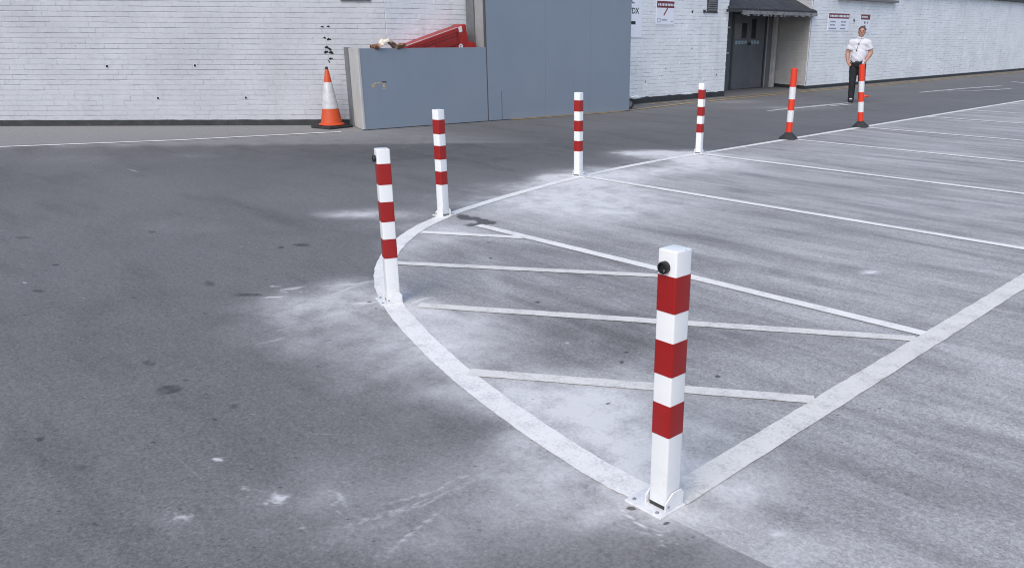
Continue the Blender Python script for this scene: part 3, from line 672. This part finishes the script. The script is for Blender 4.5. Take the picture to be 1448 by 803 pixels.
def make_bollard():
    t = thing('parking_bollard', 'x', 'bollard', group='red and white fold-down parking bollards')
    tube_section(.022, .935, S, .006, True).build('post', PW, t, smooth=True)
    for z0, z1 in ((.729, .851), (.509, .628), (.287, .404)):
        tube_section(z0, z1, S+.0012, .0065).build('reflective_band', PR, t, smooth=True)
    MB().box(-.112, .058, -.086, .050, 0, .008, .002).build('base_plate', PW, t)
    for sx in (-1, 1):
        x0 = S+.004 if sx > 0 else -S-.010
        # ear: outline in y,z with clipped upper corners
        pts = [(-.050, .008), (.048, .008), (.048, .054), (.034, .070), (-.012, .070), (-.050, .040)]
        Te = Matrix(((0, 1, 0, 0), (1, 0, 0, 0), (0, 0, 1, 0), (0, 0, 0, 1)))
        e = MB().prism(pts, x0, x0+.006, Te, .0015).build('hinge_plate', PW, t)
        q = Matrix.Translation((x0+(.006 if sx > 0 else 0), -.036, .026)) @ Matrix.Rotation(R(90*sx), 4, 'Y')
        MB().lathe([(.005, 0), (.005, .003), (.003, .004)], 10, q).build('hinge_bolt', BOLT, e)
    MB().box(-S+.004, S-.004, -S-.0012, -S+.003, .0085, .0215).build('hinge_gap', mat('painted_slot_shadow', (.03, .03, .032), .7), t)  # dark strip paints the shade in the gap under the post
    for bx, by in ((-.088, -.060), (.028, -.070), (.018, .042), (-.090, .030)):
        MB().lathe([(.0075, .008), (.0075, .011), (.004, .0135)], 6, Matrix.Translation((bx, by, 0))).build('anchor_bolt', BOLT, t)
    q = Matrix.Translation((-.006, -S, .878)) @ Matrix.Rotation(R(90), 4, 'X')
    lk = MB().lathe([(.0205, -.002), (.0205, .014), (.0195, .017), (.015, .018), (.0145, .012), (.002, .012)], 24, q).build('lock', BLK, t, smooth=True)
    MB().box(-.0035, .0035, -S-.0135, -S-.0115, .864, .874).build('keyway', STEEL, lk)
    return t
bol = make_bollard()
spots = ((-1.544, 2.046, -2, 'near red and white bollard in the foreground, its black lock facing the viewer'),
         (-4.192, 2.70, -21, 'red and white bollard on the outermost bend of the curved line, left of the hatching'),
         (-6.00, 4.46, -85, 'red and white bollard beside the dark bare patch, in front of the low hoarding'),
         (-6.655, 6.90, 188, 'red and white bollard with white dust at its foot, in front of the tall hoarding'),
         (-6.785, 9.425, 189, 'farthest red and white bollard, its top against the white brick wall left of the doorway'))
for i, (x, y, a, lab) in enumerate(spots):
    o = bol if i == 0 else copy_tree(bol)
    o.location = (x, y, 0); o.rotation_euler.z = R(a); o['label'] = lab
# ------------------------------------------------------------------ flexible orange posts
FO = mat('flex_post_orange', (.66, .038, .010), .42, .08, 5)
FW = mat('reflective_sheet', (.66, .67, .70), .28, .08, 30)
def make_flex():
    t = thing('lane_post', 'x', 'post', group='orange and white flexible lane posts')
    r = .049
    MB().lathe([(.150, 0), (.150, .012), (.058, .095), (.052, .108)], 8, Matrix.Rotation(R(22.5), 4, 'Z')).build('base', RUB, t)
    po = MB().lathe([(r, .100), (r, 1.055), (r-.006, 1.062), (r-.012, 1.062), (r-.012, .9)], 32).build('post', FO, t, smooth=True)
    for z0, z1 in ((.262, .437), (.605, .788)):
        MB().lathe([(r, z0), (r+.0012, z0+.001), (r+.0012, z1-.001), (r, z1)], 32).build('reflective_band', FW, po, smooth=True)
    return t
fx = make_flex()
for i, (x, y, lean, lab) in enumerate(((-6.79, 11.80, 0, 'upright orange and white flexible post between the last bollard and the walking man'),
                                       (-6.80, 14.27, -5.0, 'leaning orange and white flexible post in front of the walking man'))):
    o = fx if i == 0 else copy_tree(fx)
    o.location = (x, y, 0); o['label'] = lab
    o.rotation_euler = (Matrix.Rotation(R(lean), 3, (-rt.y, rt.x, 0)).to_euler() if lean else (0, 0, 0))
# ------------------------------------------------------------------ signs
SW = mat('sign_white', (.74, .77, .86), .35, .02); SM = mat('sign_maroon', (.15, .018, .024), .4, .06)
SK = mat('sign_black', (.012, .012, .015), .5); SB = mat('sign_blue_grey', (.16, .18, .30), .5); SRD = mat('sign_red', (.42, .02, .03), .4)
def text(s, size, y, z, mt, parent, x, name='lettering'):
    c = bpy.data.curves.new('t', 'FONT'); c.body = s; c.size = size; c.extrude = .0005; c.offset = size*.022
    o = bpy.data.objects.new('t', c); COL.objects.link(o)
    me = bpy.data.meshes.new_from_object(o.evaluated_get(bpy.context.evaluated_depsgraph_get())); bpy.data.objects.remove(o)
    me.materials.clear(); me.materials.append(mt)
    ob = bpy.data.objects.new(name, me); COL.objects.link(ob); ob.parent = parent
    ob.location = (x, y, z); ob.rotation_euler = (R(90), 0, R(90)); return ob
def signboard(name, lab, y0, y1, z0, z1):
    t = thing(name, lab, 'sign', (XW+.008, y0, z0)); W, Hh = y1-y0, z1-z0
    MB().box(0, .012, 0, W, 0, Hh, .002).build('board', SW, t)
    return t, W, Hh
def lines(parent, y0, z, widths, h, mt, name='text_line'):
    mb = MB(); y = y0
    for wd in widths: mb.box(.0121, .0136, y, y+wd, z, z+h); y += wd+h*.45
    return mb.build(name, mt, parent)
t, W, Hh = signboard('wall_sign', 'tall white sign with large black letters, partly hidden behind the tall hoarding', 14.25, 15.272, 1.452, 2.45)
text('TIC', .155, .50, .715, SK, t, .0128); text('WDX', .170, .475, .505, SK, t, .0128)
MB().box(.0121, .0130, .30, .79, .275, .345).build('black_bar', SK, t)
t, W, Hh = signboard('wall_sign', 'white sign with maroon header and a striped red bar drawn across it', 15.77, 16.44, 1.732, 2.252)
MB().box(.0121, .0130, .012, W-.012, Hh-.155, Hh-.012).build('header', SM, t)
lines(t, .06, Hh-.112, [.030, .045, .026, .05, .022, .04, .03, .048, .028, .03, .04], .050, SW, 'header_text')
for k in range(6):
    f0, f1 = k/6, (k+1)/6
    a = Vector((.27, .20)).lerp(Vector((.41, .36)), f0); c = Vector((.27, .20)).lerp(Vector((.41, .36)), f1); d = (c-a).normalized(); p = Vector((-d.y, d.x))*.018
    MB().add([(.0131, *(a-p)), (.0131, *(c-p)), (.0131, *(c+p)), (.0131, *(a+p))], [(0, 1, 2, 3)]).build('bar_stripe', SRD if k % 2 == 0 else SM, t)
MB().box(.0121, .0130, .04, .17, .05, .062).box(.0121, .0130, .04, .17, .118, .130).box(.0121, .0130, .04, .052, .062, .118).box(.0121, .0130, .158, .17, .062, .118).build('symbol_box', SB, t)
lines(t, .20, .09, [.04, .03, .05, .03], .026, SB); lines(t, .56, .06, [.03, .02], .02, SB)
t, W, Hh = signboard('wall_sign', 'wide white sign with maroon header and two columns of text, left of the man', 23.85, 25.17, 1.63, 2.13)
MB().box(.0121, .0130, .02, W-.02, Hh-.155, Hh-.012).build('header', SM, t)
lines(t, .10, Hh-.112, [.05, .07, .06, .075, .05, .06], .055, SW, 'header_text'); lines(t, .66, Hh-.115, [.075, .06, .05, .08, .06, .07, .05], .060, SW, 'header_text')
for k, z in enumerate((.235, .145, .045)):
    lines(t, .13-.04*(k == 2), z, [random.uniform(.04, .09) for _ in range(4+(k == 2))], .036, SB); lines(t, .80-.03*(k == 2), z, [random.uniform(.04, .09) for _ in range(4)], .036, SB)
t, W, Hh = signboard('wall_sign', 'narrow white sign with maroon header just behind the man\'s head', 25.9, 26.57, 1.60, 2.13)
MB().box(.0121, .0130, .015, W-.015, Hh-.165, Hh-.012).build('header', SM, t)
lines(t, .07, Hh-.11, [.05, .04, .06, .05, .045, .05], .045, SW, 'header_text')
MB().box(.0121, .0130, .28, .36, .245, .31).box(.0121, .0130, .47, .53, .25, .30).build('symbol_box', SK, t)
lines(t, .27, .155, [.05, .06], .04, SK); lines(t, .35, .06, [.05, .05, .06], .035, SB)

# ------------------------------------------------------------------ small things on the ground
wh = thing('loose_wheel', 'small dark wheel with a pale hub standing at the end of the tall hoarding', 'wheel', (-12.02, 14.04, .105), R(0))
q = Matrix.Rotation(R(75), 4, 'Z') @ Matrix.Rotation(R(90), 4, 'Y')
q = Matrix.Rotation(R(-22), 4, 'Z') @ Matrix.Rotation(R(90), 4, 'Y')
MB().lathe([(.066, -.028), (.10, -.032), (.105, -.02), (.105, .02), (.10, .032), (.066, .028)], 28, q, cap=False).build('tyre', RUB, wh, smooth=True)
MB().lathe([(.068, -.02), (.068, .022), (.05, .026), (.026, .022), (.022, .034), (.008, .034)], 24, q).build('hub', mat('hub_grey', (.22, .21, .20), .5, .2), wh, smooth=True)
bm = bmesh.new(); bmesh.ops.create_icosphere(bm, subdivisions=3, radius=1)
for vv in bm.verts:
    r = 1+.25*math.sin(5*vv.co.x+3)*math.sin(4*vv.co.y)+random.uniform(-.07, .07); vv.co = Vector((vv.co.x*.08*r, vv.co.y*.17*r, max(-.03, vv.co.z*.045*r)))
bag = MB().take(bm).build('plastic_bag', mat('bag_white_blue', (.70, .76, .80), .3, .1, 12, (.10, .30, .42), (.56, .66)), None, (-12.60, 14.95, .165), R(5), smooth='all')
tag(bag, 'scrap of white and blue plastic bag caught on the plinth by the loose wheel', 'bag')
cl = thing('barrier_clip', 'small orange plastic clip lying on the road behind the leaning post', 'clip', (-10.10, 21.25, 0), R(20))
MB().lathe([(.06, 0), (.065, .02), (.05, .045), (.03, .05)], 18, Matrix.Diagonal((1.3, .8, 1, 1))).build('clip_body', FO, cl, smooth=True)
MB().box(.03, .11, -.02, .02, .01, .040, .008).build('tongue', FO, cl)

# ------------------------------------------------------------------ the man
SKIN = mat('skin', (.40, .215, .155), .5, .10, 18); HAIR = mat('grey_brown_hair', (.085, .05, .038), .7, .3, 40)
POLO = mat('white_polo', (.60, .60, .66), .85, .04, 12); TROU = mat('black_trousers', (.012, .013, .017), .8, .2, 12)
def ell(mb, c, r, rot=None):
    bm = bmesh.new(); bmesh.ops.create_icosphere(bm, subdivisions=3, radius=1)
    Tm = Matrix.Translation(c) @ (rot.to_4x4() if rot else Matrix.Identity(4)) @ Matrix.Diagonal((*r, 1)); mb.take(bm, Tm)
def cap(mb, a, b, r0, r1, sq=1.):
    a = Vector(a); b = Vector(b); d = b-a; q = d.to_track_quat('Z', 'Y').to_matrix().to_4x4(); q.translation = a; L = d.length
    prof = [(r0*math.cos(t), -r0*math.sin(t)*.9) for t in (R(88), R(60), R(30))]+[(r0, 0), (r1, L)]+[(r1*math.cos(t), L+r1*math.sin(t)*.9) for t in (R(30), R(60), R(88))]
    mb.lathe(prof, 16, q)
def organic(mb, name, mt, parent, vox=.007, sm=6, fac=.5):
    tmp = mb.build('tmp', mt)
    md = tmp.modifiers.new('r', 'REMESH'); md.mode = 'VOXEL'; md.voxel_size = vox
    s2 = tmp.modifiers.new('s', 'SMOOTH'); s2.iterations = sm; s2.factor = fac
    me = bpy.data.meshes.new_from_object(tmp.evaluated_get(bpy.context.evaluated_depsgraph_get()))
    bpy.data.objects.remove(tmp)
    me.materials.clear(); me.materials.append(mt); me.name = name
    me.polygons.foreach_set('use_smooth', [True]*len(me.polygons))
    o = bpy.data.objects.new(name, me); COL.objects.link(o); o.parent = parent; return o
man = thing('person', 'man in white polo shirt and black trousers walking behind the leaning orange post', 'person', (-9.42, 19.26, 0), R(26))
b = MB()
hz = 1.605; hx = .012
ell(b, (hx, -.01, hz), (.074, .093, .105)); ell(b, (hx, -.035, hz-.055), (.058, .066, .065)); ell(b, (hx, -.108, hz-.018), (.013, .018, .020)); ell(b, (hx, -.100, hz+.0), (.010, .012, .028))
ell(b, (hx, -.090, hz-.062), (.026, .012, .008)); ell(b, (hx, -.082, hz-.095), (.026, .022, .018)); ell(b, (hx, -.086, hz+.028), (.052, .018, .012))
for s in (-1, 1): ell(b, (hx+s*.077, .005, hz-.012), (.010, .022, .032))
cap(b, (0, .015, 1.40), (hx*.7, .0, 1.54), .066, .056)
ell(b, (0, .01, 1.30), (.165, .10, .14)); ell(b, (0, 0, 1.08), (.16, .12, .2)); ell(b, (0, .01, .92), (.155, .11, .12))
arms = ((-1, (-.180, .015, 1.375), (-.255, .03, 1.13), (-.235, -.05, .94), (-.185, -.09, .865)), (1, (.180, .015, 1.375), (.268, .045, 1.15), (.185, -.07, .985), (.135, -.115, .905)))
for s, sh, el, wr, hd_ in arms:
    sh, el, wr, hd_ = map(Vector, (sh, el, wr, hd_))
    cap(b, sh, el, .062, .052); cap(b, el, el.lerp(wr, .35), .052, .054); cap(b, el.lerp(wr, .35), wr, .054, .034)
    d = (hd_-wr).normalized(); side = Vector((-s, -.3, 0)); side = (side-d*side.dot(d)).normalized(); nm = d.cross(side)
    cap(b, wr, wr+d*.06, .030, .034); ell(b, wr+d*.065, (.030, .030, .030))
    for k, (ln, o_) in enumerate(((.066, .026), (.074, .009), (.070, -.008), (.055, -.025))):
        p0 = wr+d*.075+side*o_; p1 = p0+d*ln*.5; p2 = p1+(d*.8+nm*(-.5 if s > 0 else .5)).normalized()*ln*.5
        cap(b, p0, p1, .0095, .009); cap(b, p1, p2, .009, .0075)
    p0 = wr+d*.03+side*.028; p1 = p0+(d*.7+side*.8).normalized()*.04; p2 = p1+d*.03
    cap(b, p0, p1, .0115, .010); cap(b, p1, p2, .010, .008)
for s, hp, kn, an in ((-1, (-.085, .0, .90), (-.075, -.025, .49), (-.070, .0, .10)), (1, (.085, .0, .90), (.125, -.06, .50), (.150, .16, .16))):
    cap(b, hp, kn, .082, .056); cap(b, kn, Vector(kn).lerp(Vector(an), .3), .055, .056); cap(b, Vector(kn).lerp(Vector(an), .3), an, .056, .038)
body = organic(b, 'body', SKIN, man, .0065, 4)
h = MB()
ell(h, (hx, .012, hz+.042), (.084, .096, .082)); ell(h, (hx, .035, hz-.01), (.086, .075, .078))
hm = organic(h, 'hair', HAIR, man, .008, 3)
hm.data.transform(Matrix.Identity(4))
e = MB()
for s in (-1, 1): ell(e, (hx+s*.030, -.094, hz+.004), (.014, .007, .006)); ell(e, (hx+s*.031, -.099, hz+.024), (.020, .006, .0045))
e.build('eyes_and_brows', HAIR, man, smooth='all')
MB().take((lambda bm: (bmesh.ops.create_icosphere(bm, subdivisions=2, radius=1), bm)[1])(bmesh.new()), Matrix.Translation((hx, -.101, hz-.062)) @ Matrix.Diagonal((.022, .006, .004, 1))).build('lips', mat('lip', (.22, .07, .06), .5), man, smooth='all')
p = MB()
ell(p, (0, .01, 1.33), (.180, .120, .11)); ell(p, (0, .005, 1.22), (.176, .130, .17)); ell(p, (0, -.015, 1.08), (.178, .150, .17)); cap(p, (0, -.005, 1.12), (-.01, -.005, .985), .158, .166)
cap(p, (0, .012, 1.405), (.160, .012, 1.368), .078, .072); cap(p, (0, .012, 1.405), (-.160, .012, 1.368), .078, .072); cap(p, (0, .01, 1.42), (.003, .005, 1.455), .085, .070)
for s, sh, el, wr, hd_ in arms:
    sh, el = Vector(sh), Vector(el); cap(p, sh, sh.lerp(el, .30), .074, .072); cap(p, sh.lerp(el, .30), sh.lerp(el, .66), .072, .078)
ps = organic(p, 'polo_shirt', POLO, man, .009, 4)
bm = bmesh.new(); bm.from_mesh(ps.data)
for pl, nn in (((0, 0, .925), (0, 0, -1)),):
    bmesh.ops.bisect_plane(bm, geom=bm.verts[:]+bm.edges[:]+bm.faces[:], plane_co=pl, plane_no=nn, clear_outer=True)
for s, sh, el, wr, hd_ in arms:
    sh, el = Vector(sh), Vector(el); c = sh.lerp(el, .70); d = (el-sh).normalized()
    vs = [vv for vv in bm.verts if (vv.co-c).dot(d) > 0 and (vv.co-c).length < .14 and abs(vv.co.x) > .20]; bmesh.ops.delete(bm, geom=vs, context='VERTS')
for vv in bm.verts:     # cloth folds
    k = math.sin(vv.co.z*46+vv.co.x*22)*math.sin(vv.co.x*17+vv.co.z*9); vv.co += vv.normal*.006*k
bm.to_mesh(ps.data); bm.free()
MB().lathe([(.072, 1.445), (.083, 1.452), (.070, 1.492), (.064, 1.490)], 28, Matrix.Translation((.004, .006, 0)) @ Matrix.Diagonal((1, .95, 1, 1)), cap=False).build('collar', POLO, ps, smooth='all')
l = MB()
l.tube((-.03, -.135, 1.345), (-.06, -.168, 1.205), .004); ell(l, (-.03, -.137, 1.345), (.014, .010, .014)); ell(l, (-.066, -.175, 1.19), (.017, .012, .018))
l.tube((.02, -.105, 1.445), (-.03, -.137, 1.345), .0025)
l.build('lanyard', SK, man)
t_ = MB()
ell(t_, (-.005, .0, .94), (.178, .135, .10)); cap(t_, (-.005, 0, .96), (0, 0, .90), .155, .16)
for s, hp, kn, an in ((-1, (-.088, .0, .88), (-.078, -.025, .49), (-.072, .0, .055)), (1, (.088, .0, .88), (.128, -.06, .50), (.153, .15, .115))):
    cap(t_, hp, kn, .104, .082); cap(t_, kn, an, .082, .070)
tr = organic(t_, 'trousers', TROU, man, .009, 4)
bm = bmesh.new(); bm.from_mesh(tr.data)
for vv in bm.verts:
    if vv.co.z < .8: vv.co += vv.normal*.004*math.sin(vv.co.z*30+vv.co.x*40)*math.sin(vv.co.z*11+vv.co.y*20)
bm.to_mesh(tr.data); bm.free()
SHB = mat('shoe_black', (.02, .02, .022), .5); SHW = mat('shoe_white', (.62, .62, .63), .6)
for s, x, y in ((-1, -.072, -.03), (1, .153, .12)):
    q = MB(); ell(q, (x, y-.07, .045), (.045, .105, .042)); ell(q, (x, y+.02, .055), (.042, .06, .052)); cap(q, (x, y+.03, .05), (x, y+.03, .10), .045, .045)
    sh_ = organic(q, 'shoe', SHB, man, .008, 3)
    MB().box(x-.044, x+.044, y-.165, y+.075, 0, .022, .009).build('sole', SHB, sh_)
    k = MB(); ell(k, (x, y-.035, .082), (.036, .050, .026)); k.build('tongue', SHW, sh_, smooth='all')
cp = MB(); cp.box(-.022, .022, -.006, .006, -.05, .05, .003, Matrix.Translation((.120, -.150, .935)) @ Euler((R(20), R(12), R(15))).to_matrix().to_4x4())
pc = cp.build('paper', SW, None, (-9.42, 19.26, 0), R(26)); tag(pc, 'small folded white paper held in the man\'s hand above the leaning post', 'paper')
